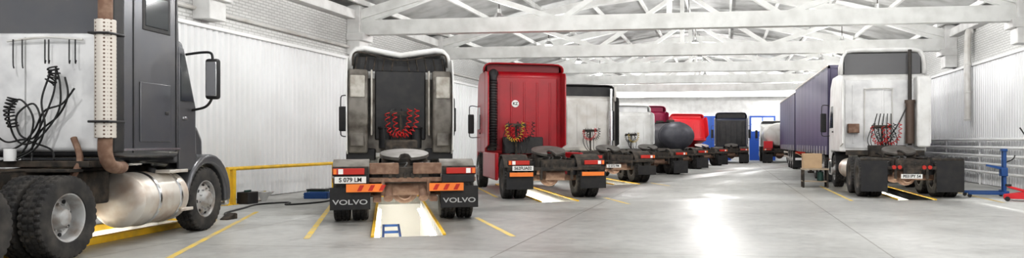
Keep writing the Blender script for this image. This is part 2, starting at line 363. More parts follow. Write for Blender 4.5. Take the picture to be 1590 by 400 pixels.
for (x,y,yw,ln,w) in pits:
    dx,dy=hd(yw); bmesh.ops.create_cube(cut,size=1,matrix=Matrix.Translation((x+dx*ln/2,y+dy*ln/2,0))@Matrix.Rotation(math.radians(yw),4,'Z')@Matrix.Diagonal((w,ln,1,1)))
co=fin(cut,'cut',None); mo=fl.modifiers.new('b','BOOLEAN'); mo.object=co; mo.operation='DIFFERENCE'; mo.solver='EXACT'
dg=bpy.context.evaluated_depsgraph_get(); me=bpy.data.meshes.new_from_object(fl.evaluated_get(dg)); fl.modifiers.clear(); fl.data=me; bpy.data.objects.remove(co)
struct(fl,'polished grey concrete workshop floor')
def wallbox(name,lab,mat,*a): struct(box(name,mat,None,*a,bev=0),lab)
wallbox('wall_left','white painted brick side wall',brickm,XL-.3,XL,YB,YF+.3,0,6.4)
wallbox('wall_right','white painted brick side wall',brickm,XR,XR+.3,YB,YF+.3,0,6.4)
wallbox('wall_back','whitewashed end wall with gates',whitew,XL,XR,YF,YF+.3,0,8.6)
def corr(name,x,s,y0,y1,z0,z1,pitch=.22,d=.055):
    bm=bmesh.new(); y=y0; prev=None
    while y<y1:
        for (o,dd) in ((0,0),(.04,d),(.13,d),(.17,0)):
            a=bm.verts.new((x+s*dd,y+o,z0)); b=bm.verts.new((x+s*dd,y+o,z1))
            if prev: bm.faces.new((prev[0],a,b,prev[1]))
            prev=(a,b)
        y+=pitch
    o=fin(bm,name,clad,None,ang=20); return struct(o,'white corrugated steel wall cladding')
corr('trim_1',XL+.02,1,YB,YF,.02,4.13); corr('trim_2',XR-.02,-1,YB,YF,.02,4.13)
for i,(x,s) in enumerate(((XL,1),(XR,-1))):
    o=box('trim_%d'%(3+i),white,None,*sorted((x,x+s*.14)),YB,YF,4.13,4.22,bev=.01); struct(o,'white ledge capping the wall cladding')
    o=box('trim_%d'%(5+i),whitew,None,*sorted((x,x+s*.3)),YB,YF,5.45,5.75,bev=.02); struct(o,'whitewashed wall plate beam under the roof')
o=cyl('trim_9',silver,None,(XL+.06,YB,4.55),(XL+.06,YF,4.55),.05,10); struct(o,'grey service conduit along the wall')
XC=(XL+XR)/2; ZE,ZR=5.8,7.9
def roofz(x):
    u=abs(x-XC)/((XR-XL)/2); return ZR-(ZR-ZE)*u**1.5
bm=bmesh.new(); N=20; rows=[]
for i in range(N+1):
    x=XL-.2+(XR-XL+.4)*i/N; rows.append((bm.verts.new((x,YB,roofz(x)+.12)),bm.verts.new((x,YF+.3,roofz(x)+.12))))
for i in range(N): bm.faces.new((rows[i][0],rows[i+1][0],rows[i+1][1],rows[i][1]))
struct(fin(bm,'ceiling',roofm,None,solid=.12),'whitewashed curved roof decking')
for i in range(11):
    x=XL+.6+(XR-XL-1.2)*i/10; o=box('roof_purlin',trussm,None,x-.05,x+.05,YB,YF,roofz(x)-.10,roofz(x)+.06,bev=0); top(o,'whitewashed timber purlin under the roof','beam','roof purlins')
tr_parts=[]
def truss(y):
    e=root('roof_truss',(0,y,0),0,'white painted roof truss spanning the hall','truss','roof trusses')
    if not tr_parts:
        bm=bmesh.new(); bx(bm,XL+.02,XR-.02,-.18,.18,4.95,5.42); tr_parts.append(('bottom_chord',mesh(bm,'bc')))
        bm=bmesh.new(); NP=6; xs=[XL+.2+(XR-XL-.4)*i/NP for i in range(NP+1)]
        for i in range(NP):
            a=Vector((xs[i],0,roofz(xs[i])-.30)); b=Vector((xs[i+1],0,roofz(xs[i+1])-.30)); beam(bm,a,b,.3,.34)
        tr_parts.append(('top_chord',mesh(bm,'tcd',20)))
        bm=bmesh.new(); beam(bm,(xs[3],0,5.3),(xs[3],0,roofz(xs[3])-.3),.16,.16); tr_parts.append(('post',mesh(bm,'p')))
        for i in range(NP):
            bm=bmesh.new(); a,b2=(xs[i],xs[i+1]) if i<NP//2 else (xs[i+1],xs[i])
            if i%2==(1 if i<3 else 0): beam(bm,(a,0,roofz(a)-.35),(b2,0,5.3),.16,.2)
            else: beam(bm,(a,0,5.3),(b2,0,roofz(b2)-.35),.16,.2)
            tr_parts.append(('brace',mesh(bm,'br')))
        for n,me in tr_parts: me.materials.append(trussm)
    for n,me in tr_parts:
        o=bpy.data.objects.new(n,me); COL.objects.link(o); o.parent=e
for k in range(-1,6): truss(24+7.4*k)
for k in range(-1,6):
    y=24+7.4*k
    for x,s in ((XL,1),(XR,-1)):
        bm=bmesh.new(); X=sorted((x,x+s*.45)); bx(bm,*X,y-.3,y+.3,4.3,6.0); bx(bm,*sorted((x,x+s*.6)),y-.35,y+.35,4.75,5.0)
        top(fin(bm,'wall_pier',whitew,None,.02),'whitewashed pier carrying the roof truss','pier','wall piers')
lampE=M('lamp_glow',(1,.98,.95),.5,emit=12)
bulbE=M('bulb_glow',(1,.98,.96),.5,emit=20)
LE=335
def lamp(x,y):
    z=roofz(x)-1.35
    e=root('ceiling_lamp',(x,y,z),0,'round industrial high bay lamp hanging from the roof','lamp','high bay lamps')
    bm=bmesh.new(); lathe(bm,[(.20,0),(.16,.08),(.08,.16),(.07,.3),(.001,.31)],20,axis='Z'); fin(bm,'lamp_housing',chrome,e)
    bm=bmesh.new(); cy(bm,(0,0,.3),(0,0,1.4),.015,n=6); fin(bm,'suspension_rod',dgrey,e)
    bm=bmesh.new(); lathe(bm,[(.15,.02),(.14,-.03),(.09,-.07),(.001,-.085)],20,axis='Z'); fin(bm,'lamp_lens',bulbE,e)
    l=bpy.data.lights.new('lamp_light','POINT'); l.shadow_soft_size=.15; l.energy=LE*(.75 if x<-7 else 1); l.color=(1,.99,.975)
    o=bpy.data.objects.new('lamp_light',l); COL.objects.link(o); o.location=(x,y,z-.26)
for x in (-7.6,-1.5,4.8):
    for y in (-1,5.5,12,18.5,25.5,33,40,47,54,59.5): lamp(x,y)
g=box('door_1',blue,None,-2.75,.5,YF-.12,YF-.02,0,3.5,bev=.01); struct(g,'tall blue steel workshop gate')
for i in range(4):
    bm=bmesh.new(); bx(bm,-2.75+.81*i+.02,-2.75+.81*i+.1,YF-.16,YF-.12,.02,3.48); fin(bm,'gate_rib',bluel,g)
g=box('door_2',blue,None,1.95,3.95,YF-.12,YF-.02,0,3.5,bev=.01); struct(g,'blue gate with glazed upper panes')
day=M('daylight_pane',(.9,.95,1),.3,emit=1.2)
for x0,x1 in ((2.1,2.9),(3.0,3.8)):
    for z0,z1 in ((2.3,2.8),(2.85,3.35)): fin_=box('window_pane',day,g,x0,x1,YF-.15,YF-.12,z0,z1,bev=0)
w1=box('window_1',day,None,.75,1.75,YF-.06,YF-.01,2.2,3.7,bev=0); struct(w1,'bright daylight window in the end wall')
w1=box('window_2',day,None,-5.0,-3.2,YF-.06,YF-.01,2.4,3.6,bev=0); struct(w1,'bright daylight window in the end wall')
for nm,x0,x1,z0,z1 in (('trim_7',.75,1.75,2.2,3.7),('trim_8',-5.0,-3.2,2.4,3.6)):
    bm=bmesh.new(); xm=(x0+x1)/2; zm=(z0+z1)/2
    for a in ((x0-.06,x0),(x1,x1+.06),(xm-.03,xm+.03)): bx(bm,*a,YF-.1,YF,z0-.06,z1+.06)
    for a in ((z0-.06,z0),(z1,z1+.06),(zm-.03,zm+.03)): bx(bm,x0,x1,YF-.1,YF,*a)
    struct(fin(bm,nm,white),'white window frame')
pitw=M('pit_white_tiles',(.8,.79,.76),.4); tubeE=M('tube_glow',(1,.97,.88),.4,emit=14)
for k,(x,y,yw,ln,w) in enumerate(pits):
    e=root('service_pit',(x,y,0),yw,'lit vehicle inspection pit with yellow steel edging','inspection pit','inspection pits')
    bm=bmesh.new(); h=w/2
    bx(bm,-h-.05,-h,-.05,ln+.05,-1.4,-.004); bx(bm,h,h+.05,-.05,ln+.05,-1.4,-.004); bx(bm,-h,h,-.05,0,-1.4,-.004); bx(bm,-h,h,ln,ln+.05,-1.4,-.004); bx(bm,-h,h,0,ln,-1.45,-1.4)
    fin(bm,'pit_wall',pitw,e)
    bm=bmesh.new(); t=.09 if k==0 else .03
    bx(bm,-h-t,-h+.02,-.0,ln,.001,.03 if k else .1); bx(bm,h-.02,h+t,0,ln,.001,.03 if k else .1); bx(bm,-h,h,ln,ln+t,.001,.03)
    fin(bm,'pit_edging',yel,e,.005)
    for s in (-1,1):
        for j in range(int(ln/1.4)): cyl('lamp_tube',tubeE,e,(s*(h-.05),.3+1.4*j,-.2 if k==0 else -.3),(s*(h-.05),1.4+1.4*j,-.2 if k==0 else -.3),.03,n=8)
    if k==1:
        bm=bmesh.new()
        for xx in (-.38,-.12): bx(bm,xx-.018,xx+.018,.3,2.3,-.08,-.04)
        for yy in (.3,1.2,2.25): bx(bm,-.38,-.12,yy,yy+.04,-.08,-.04)
        fin(bm,'pit_ladder',bluel,e)
def line(p,q,w=.09):
    p=Vector((*p,0));q=Vector((*q,0)); d=(q-p).normalized(); s=Vector((-d.y,d.x,0))*w/2; bm=bmesh.new()
    vs=[bm.verts.new(v+Vector((0,0,.003))) for v in (p+s,p-s,q-s,q+s)]; bm.faces.new(vs)
    o=fin(bm,'floor_marking',yell); top(o,'worn yellow parking bay line painted on concrete','floor marking','bay lines')
line((-6.3,7.5),(-9.6,14.8)); line((-6.2,10.8),(-9.2,17.2)); line((-3.2,11.5),(-4.72,14.3)); 
line((-2.2,17.9),(-3.1,19.9)); line((-5.9,19.6),(-8.2,24.6)); line((-1.8,25.5),(-2.6,27.3)); line((3.1,19.6),(3.1,26)); line((6.6,19.6),(6.6,26))
# ================================================================ TRUCK B
HB=24.8
t=root('semi_truck',(-5.59,13.03,0),HB,'dirty white cab-over tractor unit, black back, red coiled hoses','truck')
chassis(t,4.6,[.95],flap='VOLVO',plate=(-.93,.79,'S 079 LM',0),frontw=5.9,fyw=1.2,flapz=.27,flapt=.66,gmat=beige,tilt=11)
for s in (-1,1):
    bm=bmesh.new(); prism(bm,[(s*.40,.58),(s*.40,.72),(s*(1.0),.72),(s*(1.0),.58)],-.10,-.085,'Y'); rs=fin(bm,'reflector_strip',orl,t)
    for k in range(3): 
        bm=bmesh.new(); x=s*(.46+.18*k); prism(bm,[(x,.60),(x+.07,.60),(x+.12,.70),(x+.05,.70)],-.108,-.101,'Y'); fin(bm,'reflector_stripe',redl,rs)
    box('lamp_housing',black,t,s*.62,s*1.2,-.03,.04,.72,.87,bev=.015)
    box('frame_bracket',rust,t,s*.12,s*.62,.0,.1,.88,1.08,bev=.02); cyl('spring_hanger',rust,t,(s*.3,-.02,.45),(s*.3,.3,.75),.08)
    box('spring_beam',rust,t,s*.42,s*.56,.1,.9,.38,.48,bev=.02)
cab=cabover(t,4.6,2.34,3.62,2.1,1.1,whp,dh=.5,backm=beige,dmat=whp,dinner=black,sided=False,dip=.72,dth=.10)
box('rear_recess',black,cab,-.57,.57,4.52,4.58,1.5,3.1,bev=.04)
for s in (-1,1):
    bm=bmesh.new(); prism(bm,[(4.1,1.95),(4.1,2.75),(4.3,3.1),(4.6,3.12),(4.6,1.2),(4.35,1.2)],s*.72,s*1.15); sd=fin(bm,'side_deflector',beige,cab,.05)
    box('hatch_panel',beigl,sd,s*.78,s*1.10,4.06,4.12,2.45,2.95,bev=.03); box('hatch_panel',beige,sd,s*.8,s*1.1,4.2,4.3,1.35,1.85,bev=.03)
    bm=bmesh.new(); prism(bm,[(4.05,1.25),(4.0,2.2),(4.05,3.0),(4.25,3.35),(4.62,3.4),(4.62,1.15)],s*1.155,s*1.185); fin(bm,'corner_fairing_or_gap_shade',whp,cab,.01)
    box('inner_post',beigl,cab,s*.62,s*.66,4.3,4.6,1.6,3.1,bev=.015)
    for k in range(5):
        cyl('deflector_strut',dgrey,cab,(s*(.2+.2*k),4.5,3.1),(s*(.15+.2*k),4.6,3.42),.018,n=6)
    box('storage_box',black,t,s*.55,s*1.2,4.5,5.0,1.02,1.3,bev=.04)
    bm=bmesh.new(); cy(bm,(s*.35,4.45,1.3),(s*.35,4.45,1.75),.13); cy(bm,(s*.35,4.45,1.75),(s*.35,4.45,1.8),.15); fin(bm,'air_filter',black,t,.01)
bm=bmesh.new(); tube(bm,[(-1.06,4.5,3.2),(-1.0,4.5,3.5),(-.6,4.5,3.45),(-.2,4.5,3.36),(.2,4.5,3.36),(.6,4.5,3.45),(1.0,4.5,3.5),(1.06,4.5,3.2)],.02,8); fin(bm,'deflector_frame',dgrey,cab)
hosestand(t,4.1,[redhose,redhose],z=2.1,x=0,drop=.5,R_=.05)
bm=bmesh.new(); bx(bm,-.35,.35,3.6,4.3,1.05,1.5); bx(bm,-.2,.2,3.4,3.7,1.05,1.35); fin(bm,'gearbox_cover',dgrey,t,.05)
# ================================================================ TRUCK C red
t=root('semi_truck',(-4.14,18.9,0),HB,'dark red cab-over tractor unit with corrugated black intake pipe','truck')
chassis(t,4.7,[.95],plate=(-.87,.80,'562FUA02',0),frontw=6.1,fyw=1.2,tanks=False,flapz=.28,flapt=.7)
for s in (-1,1): box('reflector_strip',orl,t,s*.62-.0,s*1.2,-.10,-.085,.60,.70,bev=0)
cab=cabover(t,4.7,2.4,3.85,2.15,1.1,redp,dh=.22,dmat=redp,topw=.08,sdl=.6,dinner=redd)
bm=bmesh.new(); tube(bm,[(-1.0,4.6,1.2),(-1.0,4.55,2.0),(-1.0,4.55,3.3),(-.92,4.7,3.55)],.14,16); 
for k in range(26): lathe(bm,[(.14,-.02),(.165,0),(.14,.02)],16,o=(-1.0,4.55,1.3+.08*k),axis='Z')
fin(bm,'intake_pipe',black,cab)
o=cyl('country_sticker',platem,cab,(-.28,4.645,2.62),(-.28,4.66,2.62),.11,n=28)
text(o,'KZ',.12,(-.28,4.64,2.62),txtb,'sticker_lettering',bold=.003)
box('side_skirt',redp,t,-1.24,-1.14,2.2,4.9,.4,1.15,bev=.04); box('side_skirt',redp,t,1.14,1.24,2.2,4.9,.4,1.15,bev=.04)
box('toolbox',dgrey,t,-1.12,-.55,2.3,3.6,.45,1.0,bev=.03)
box('air_unit',black,t,-.7,.5,4.2,4.6,1.1,1.6,bev=.04)
hosestand(t,4.1,[yelhose,redhose,blkhose],z=1.95,x=-.35,drop=.45)
# ================================================================ TRUCK D
t=root('semi_truck',(-3.54,26.6,0),HB,'light grey cab-over tractor unit with dark roof and low chassis','truck')
chassis(t,4.7,[.95,2.3],frontw=6.0,tanks=False,plate=(-.3,.62,'E 072 PM',0),flapz=.3)
cab=cabover(t,4.7,2.45,3.75,2.1,1.1,silver,dh=.42,dmat=black,dinner=black,sdl=.45)
for s in (-1,1): box('deflector_edge',silver,cab,s*1.1,s*1.2,4.55,4.64,3.1,3.7,bev=.02)
bm=bmesh.new(); cy(bm,(.95,4.5,1.2),(.95,4.5,3.6),.07); cy(bm,(.95,4.5,1.5),(.95,4.5,2.7),.13); fin(bm,'exhaust_stack',chrome,t)
hosestand(t,4.2,[redhose,blkhose],z=1.9)
# ================================================================ TRUCK E
t=root('semi_truck',(-2.75,33.6,0),HB,'white cab-over tractor unit with low roof','truck')
chassis(t,4.7,[.95,2.3],frontw=6.0,tanks=True)
cabover(t,4.7,2.45,3.25,2.1,1.1,whp,dh=.3,dinner=whd); hosestand(t,4.2,[blkhose,yelhose],z=1.8)
# ================================================================ TRUCK F
t=root('tanker_truck',(-2.0,40.6,0),HB,'dark grey tank truck with a maroon cab','truck')
chassis(t,6.2,[.95,2.3],frontw=7.3,tanks=False)
bm=bmesh.new(); lathe(bm,[(.001,1.0),(.35,1.02),(.6,1.1),(.74,1.25),(.75,1.4),(.77,1.42),(.77,1.46),(.75,1.48),(.75,3.3),(.77,3.32),(.77,3.36),(.75,3.38),(.75,5.4),(.6,5.6),(.001,5.68)],40,axis='Y')
bmesh.ops.transform(bm,matrix=Matrix.Translation((0,0,1.78))@Matrix.Diagonal((1.35,1,1,1)),verts=bm.verts[:]); fin(bm,'tank',tankg,t)
for y in (2.3,4.0): cyl('manhole_cover',dgrey,t,(0,y,2.5),(0,y,2.66),.22)
box('tank_walkway',dgrey,t,-.35,.35,1.6,5.0,2.52,2.55)
cabover(t,6.2,2.45,3.6,2.0,1.1,maroon,dh=.3,dmat=maroon,dinner=maroon)
# ================================================================ TRUCK G
t=root('semi_truck',(-.95,46.9,0),HB,'bright red tractor unit with its cab tilted forward','truck')
chassis(t,3.6,[.95],frontw=4.6)
cabover(t,3.0,2.4,2.85,1.9,1.1,red2,dh=.2,tilt=14,backm=red2,dinner=red2)
# ================================================================ TRUCK H
t=root('semi_truck',(.45,52.6,0),0,'blue-black cab-over tractor unit seen from behind','truck')
chassis(t,2.9,[.95],half=1.15,frontw=4.1)
c_=cabover(t,2.4,2.3,3.5,2.1,1.1,navy,dh=.35,backm=black,sdl=.4)
for s in (-1,1): box('body_edge_trim',silver,c_,s*1.08,s*1.17,2.3,2.36,1.2,3.1,bev=.01)
# ================================================================ TRUCK K
t=root('tanker_truck',(3.75,53.6,0),0,'small white tank truck with red rear fittings','truck')
chassis(t,4.6,[.95],half=1.15,frontw=5.6,tanks=False)
bm=bmesh.new(); lathe(bm,[(.001,.25),(.5,.3),(.7,.42),(.78,.6),(.78,3.9),(.6,4.1),(.001,4.15)],32,axis='Y'); bmesh.ops.transform(bm,matrix=Matrix.Translation((0,0,1.95))@Matrix.Diagonal((1.4,1,1.05,1)),verts=bm.verts[:]); fin(bm,'tank',silver,t)
box('hose_cabinet',red2,t,-1.1,-.5,.1,.5,.95,1.5,bev=.03)
cabover(t,4.6,2.3,3.0,1.9,1.1,whp,dh=.2)
# ================================================================ TRAILERS
def trailer(x,y,L,lab,H=4.0):
    e=root('semi_trailer',(x,y,0),0,lab,'trailer','curtain trailers'); w=1.25
    bm=bmesh.new(); bx(bm,-w,w,0,L,1.0,1.14); 
    for s in (-1,1): bx(bm,s*.4,s*.5,.2,L-.2,.75,1.0); bx(bm,s*(w-.06),s*w,0,L,H-.1,H+.02); bx(bm,s*(w-.1),s*w,0,.1,1.1,H); bx(bm,s*(w-.1),s*w,L-.1,L,1.1,H)
    bx(bm,-w,w,0,.08,H-.1,H+.02); fin(bm,'trailer_frame',purpd,e,.01)
    box('roof_cover',silver,e,-w+.03,w-.03,.03,L-.03,H,H+.04,bev=0)
    for s in (-1,1):
        box('roof_rail',alu,e,s*(w-.03),s*(w+.012),0,L,H-.02,H+.03,bev=0)
        bm=bmesh.new(); prev=None; n=int(L/.12)
        for i in range(n+1):
            yy=.1+(L-.2)*i/n; xx=s*(w-.005+.006*math.sin(i*.5)+.003*math.sin(i*1.3)); a=bm.verts.new((xx,yy,1.08)); b=bm.verts.new((xx,yy,H-.07))
            if prev: bm.faces.new((prev[0],a,b,prev[1]))
            prev=(a,b)
        fin(bm,'side_curtain',purple,e,ang=60)
        if s<0:
            for i in range(int(L/.9)): box('buckle_strap',silver,e,s*w,s*(w+.02),.4+.9*i,.44+.9*i,1.0,1.3,bev=0)
        for z in (.55,.8): box('side_guard',alu,e,s*(w-.06),s*(w-.02),4.2,L-3,z,z+.1,bev=.01)
    for s in (-1,1):
        d=box('rear_door',purpd,e,s*.02,s*(w-.1),-.02,.04,1.14,H-.1,bev=.01)
        cyl('locking_bar',chrome,d,(s*.3,-.05,1.1),(s*.3,-.05,H-.05),.018,n=8); cyl('locking_bar',chrome,d,(s*.9,-.05,1.1),(s*.9,-.05,H-.05),.018,n=8)
        box('mud_flap',flapm,e,s*.6,s*1.25,.3,.32,.1,.9); box('tail_light',redl,e,s*.7,s*1.2,-.03,.02,.82,.95)
        bm=bmesh.new(); bx(bm,s*.75,s*.87,L-3,L-2.88,.1,1.0); bx(bm,s*.68,s*.94,L-3.1,L-2.8,.0,.1); fin(bm,'landing_leg',dgrey,e)
    box('underrun_bar',white,e,-1.2,1.2,0,.1,.5,.62)
    for y_ in (1.3,2.6,3.9): axle(e,y_,1.25,False,False)
trailer(4.8,27.7,12.4,'long trailer with dark purple tarpaulin side curtains',4.1); trailer(4.85,41.2,10.6,'long trailer with dark purple tarpaulin side curtains')
# ================================================================ TRUCK J
t=root('semi_truck',(4.75,20.7,0),0,'tall white tractor unit with twin rear axles and rusty exhaust stack','truck')
chassis(t,3.7,[.75,2.1],plate=(-.02,.57,'P031PY 54',0),frontw=5.1,fyw=1.2,flapz=.17,flapt=.97,tanks=False,fend=False,rl=False)
cab=cabover(t,3.7,2.55,4.25,2.4,1.15,whp,dh=.72,dmat=whp,dinner=M('dark_grey_panel',(.12,.12,.125),.5),sdl=.55,backm=whd,ribs=3,dth=.09)
bm=bmesh.new(); tube(bm,[(-.55,3.6,1.5),(-.55,3.58,2.9),(-.5,3.56,3.05),(.2,3.56,3.05),(.25,3.58,2.9),(.25,3.6,1.5)],.018,8,4); fin(bm,'grab_rail',silver,cab)
bm=bmesh.new(); cy(bm,(.72,3.4,1.35),(.72,3.4,4.2),.055); fin(bm,'exhaust_stack',M('dark_exhaust',(.06,.055,.05),.6,.4),cab)
bm=bmesh.new(); cy(bm,(.72,3.4,1.4),(.72,3.4,2.6),.13,n=24); cy(bm,(.72,3.4,2.6),(.72,3.4,2.7),.15,.15); fin(bm,'exhaust_silencer',M('brown_silencer',(.11,.075,.06),.55,.3,dirt=.5),cab)
bm=bmesh.new(); tube(bm,[(.05,3.35,1.5),(.35,3.3,1.95),(.62,3.35,2.5)],.02); fin(bm,'support_strut',black,cab)
box('rusty_box',rust,cab,-1.05,-.72,3.45,3.65,1.72,2.0,bev=.02)
box('side_fairing',whp,cab,.88,1.26,3.15,3.7,1.3,3.4,bev=.06)
hosestand(t,3.3,[redhose,blkhose,redhose],z=1.9,x=-.1,drop=.5)
for k in range(5):
    bm=bmesh.new(); tube(bm,[(-.2+.1*k,3.5,2.3),(-.3+.12*k,3.4,1.8),(-.1+.06*k,3.3,1.3),(0,3.0,1.15)],.014); fin(bm,'air_line',blkhose,t)
bm=bmesh.new(); bx(bm,-1.1,1.1,3.2,3.65,1.05,1.2); bx(bm,-.5,.5,2.9,3.4,1.0,1.35); fin(bm,'deck_plate',dgrey,t,.02)
for s in (-1,1):
    cyl('fuel_tank',alu,t,(s*.95,2.85,.65),(s*.95,4.1,.65),.3,28,.02)
    box('flap_hanger',dgrey,t,s*.5,s*1.27,.0,.05,.97,1.03)
    cyl('round_tail_light',redl,t,(s*.30,-.03,.80),(s*.30,.06,.80),.05); cyl('round_tail_light',redl,t,(s*.44,-.03,.80),(s*.44,.06,.80),.05)
# ================================================================ TRUCK A
t=root('semi_truck',(-8.87,6.08,0),8.3,'dark grey bonneted tractor unit with round tank and exhaust stack','truck')
bm=bmesh.new()
for s in (-1,1):
    bx(bm,s*.40,s*.47,.1,5.8,.80,1.08); bx(bm,s*.33,s*.47,.1,5.8,.80,.82); bx(bm,s*.33,s*.47,.1,5.8,1.06,1.08)
for y in (.2,1.4,2.7,3.6,4.6): bx(bm,-.42,.42,y,y+.08,.82,1.05)
fin(bm,'chassis_frame',dgrey,t,.006)
axle(t,.8); axle(t,2.2); axle(t,5.4,1.25,False); fifth(t,1.5,1.22,5)
for s in (-1,1):
    for y in (.8,2.2):
        cyl('air_spring',dgrey,t,(s*.5,y+.45,.65),(s*.5,y+.45,.95),.13); cyl('shock_absorber',dgrey,t,(s*.55,y,.55),(s*.45,y+.1,1.0),.04); box('spring_beam',dgrey,t,s*.45,s*.6,y-.2,y+.6,.6,.66)
bm=bmesh.new(); prism(bm,[(3.05,1.25),(3.05,3.75),(3.3,4.1),(4.3,4.05),(4.62,3.75),(4.66,3.0),(4.66,1.2)],-1.24,1.24); slp=fin(bm,'sleeper_cabin',greyp,t,.1)
rp=box('rear_panel',whd,slp,-1.13,1.06,2.985,3.1,1.32,2.9,bev=.06)
sg=M('seam_grey',(.4,.4,.4),.5)
for x in (-.55,.1,): box('panel_seam',sg,rp,x-.008,x+.008,2.978,2.99,1.38,2.84,bev=0)
box('sleeper_window_frame',black,slp,1.215,1.247,3.66,4.36,3.04,3.62,bev=.04)
box('sleeper_window',glass,slp,1.22,1.252,3.72,4.3,3.1,3.56,bev=.04)
for y in (3.45,4.5):
    box('side_seam',black,slp,1.236,1.248,y,y+.02,1.3,3.7,bev=0)
box('lower_trim',chrome,slp,1.236,1.25,3.15,4.62,1.33,1.36,bev=0); box('side_hatch',greyp,slp,1.235,1.258,3.6,4.35,1.45,2.3,bev=.02)
box('hatch_handle',black,slp,1.255,1.27,4.2,4.28,1.85,1.9)
box('corner_fairing_or_gap_shade',black,slp,1.08,1.262,2.99,3.24,1.3,3.7,bev=.03)  # no fairing here: black box stands in for shade in the rear corner gap
bm=bmesh.new(); prism(bm,[(4.6,1.12),(4.6,3.05),(4.78,3.0),(5.16,2.02),(5.2,1.12)],-1.2,1.2); cab=fin(bm,'cab',greyp,t,.05)
for s in (-1,1):
    bm=bmesh.new(); prism(bm,[(4.63,1.0),(4.63,2.92),(4.76,2.9),(5.1,2.0),(5.1,1.0)],s*1.18,s*1.225); d=fin(bm,'door',greyp,cab,.01)
    bm=bmesh.new(); prism(bm,[(4.66,2.08),(4.66,2.82),(4.76,2.8),(5.04,2.08)],s*1.2,s*1.235); fin(bm,'side_window',glass,d,.01)
    box('door_handle',chrome,d,s*1.22,s*1.26,4.68,4.8,1.8,1.84)
    bm=bmesh.new(); tube(bm,[(s*1.2,4.85,2.82),(s*1.45,4.9,2.86),(s*1.58,4.9,2.84),(s*1.6,4.9,2.7)],.02,8); fin(bm,'mirror_arm',black,cab)
    bm=bmesh.new(); tube(bm,[(s*1.2,5.0,1.95),(s*1.45,4.95,2.0),(s*1.58,4.9,2.12),(s*1.6,4.9,2.3)],.02,8); fin(bm,'mirror_arm',black,cab)
    m_=box('mirror',black,cab,s*1.49,s*1.71,4.86,4.96,2.12,2.76,bev=.045)
    box('mirror_glass',chrome,m_,s*1.52,s*1.68,4.85,4.862,2.17,2.71,bev=.01)
bm=bmesh.new(); prism(bm,[(4.82,2.92),(5.17,2.06),(5.19,2.08),(4.84,2.95)],-1.08,1.08); fin(bm,'windscreen',glass,cab)
bm=bmesh.new(); prism(bm,[(5.12,1.05),(5.12,1.98),(5.5,1.9),(5.95,1.72),(6.12,1.5),(6.15,.75),(5.95,.7),(5.9,1.05)],-.82,.82); hood=fin(bm,'hood',greyp,t,.1)
box('grille',chrome,hood,-.55,.55,6.13,6.18,.85,1.55,bev=.03)
for s in (-1,1):
    bm=bmesh.new(); n=14; o_=[];i_=[]
    for i in range(n+1):
        a=math.radians(-8+176*i/n); rr=.66+.05*math.cos(a*1.2); o_.append((5.42+rr*math.cos(a)*1.05,.55+rr*math.sin(a)*1.08)); i_.append((5.42+.57*math.cos(a),.52+.57*math.sin(a)))
    prism(bm,o_+i_[::-1],s*.78,s*1.27); fd=fin(bm,'fender',greyp,t,.04)
    box('headlight',whl,fd,s*.9,s*1.2,6.05,6.12,.85,1.05,bev=.03)
    box('hood_intake',black,hood,s*.82,s*1.1,5.1,5.35,1.3,1.7,bev=.04)
    bm=bmesh.new(); bx(bm,s*1.0,s*1.27,4.62,4.95,.38,.43); bx(bm,s*1.0,s*1.27,4.3,4.8,.98,1.03); bx(bm,s*1.05,s*1.1,4.65,4.7,.4,1.0); fin(bm,'cab_step',alu,t,.01)
    bm=bmesh.new(); lathe(bm,[(.001,3.60),(.25,3.61),(.35,3.63),(.39,3.67),(.39,4.78),(.35,4.82),(.001,4.85)],40,o=(s*.9,0,.62),axis='Y'); ft=fin(bm,'fuel_tank',alu,t)
    for y in (4.0,4.55):
        bm=bmesh.new(); lathe(bm,[(.392,y),(.405,y+.005),(.405,y+.05),(.392,y+.055)],40,o=(s*.9,0,.62),axis='Y'); fin(bm,'tank_strap',chrome,ft)
    cyl('tank_cap',black,ft,(s*.98,4.3,.96),(s*1.0,4.3,1.06),.06)
    box('battery_box',dgrey,t,s*.5,s*.85,2.85,3.55,.6,1.05,bev=.03)
box('front_bumper',chrome,t,-1.2,1.2,6.15,6.28,.35,.7,bev=.05)
m,nt,b=nodemat('perforated_shield'); b.inputs['Metallic'].default_value=.3; b.inputs['Roughness'].default_value=.5
v=nt.nodes.new('ShaderNodeTexVoronoi'); v.inputs['Scale'].default_value=20; v.inputs['Randomness'].default_value=0; tc=nt.nodes.new('ShaderNodeTexCoord'); nt.links.new(tc.outputs['Object'],v.inputs['Vector'])
r_=nt.nodes.new('ShaderNodeValToRGB'); r_.color_ramp.elements[0].position=.30; r_.color_ramp.elements[0].color=(.12,.07,.05,1); r_.color_ramp.elements[1].position=.40; r_.color_ramp.elements[1].color=(.60,.56,.51,1); nt.links.new(v.outputs['Distance'],r_.inputs[0]); nt.links.new(r_.outputs[0],b.inputs['Base Color'])
perf=m
ex=1.25
es=cyl('exhaust_shield',perf,t,(ex,2.85,1.5),(ex,2.85,3.05),.125,28,.01)
bm=bmesh.new(); tube(bm,[(ex,2.85,1.52),(ex,2.85,1.3),(ex,2.95,1.14),(ex-.05,3.2,1.1),(ex-.2,3.5,1.1)],.085,16); fin(bm,'exhaust_elbow',rust,t)
cyl('exhaust_pipe',rust,t,(ex,2.85,3.05),(ex,2.85,4.2),.085)
for z in (1.7,2.85): box('exhaust_bracket',black,t,ex-.14,ex+.14,2.7,3.05,z,z+.03)
bm=bmesh.new(); tube(bm,[(-.1,2.93,2.78),(.45,2.9,2.83),(.9,2.93,2.8)],.016,8); hr=fin(bm,'hose_hanger',silver,slp)
for x in (.0,.12,.42,.47,.74,.82):
    bm=bmesh.new(); tube(bm,[(x,2.9,2.8),(x,2.9,2.5),(x+.04,2.86,2.42+.1*(x>.4))],.008,6,3); fin(bm,'hook',black,hr)
rng=random.Random(11)
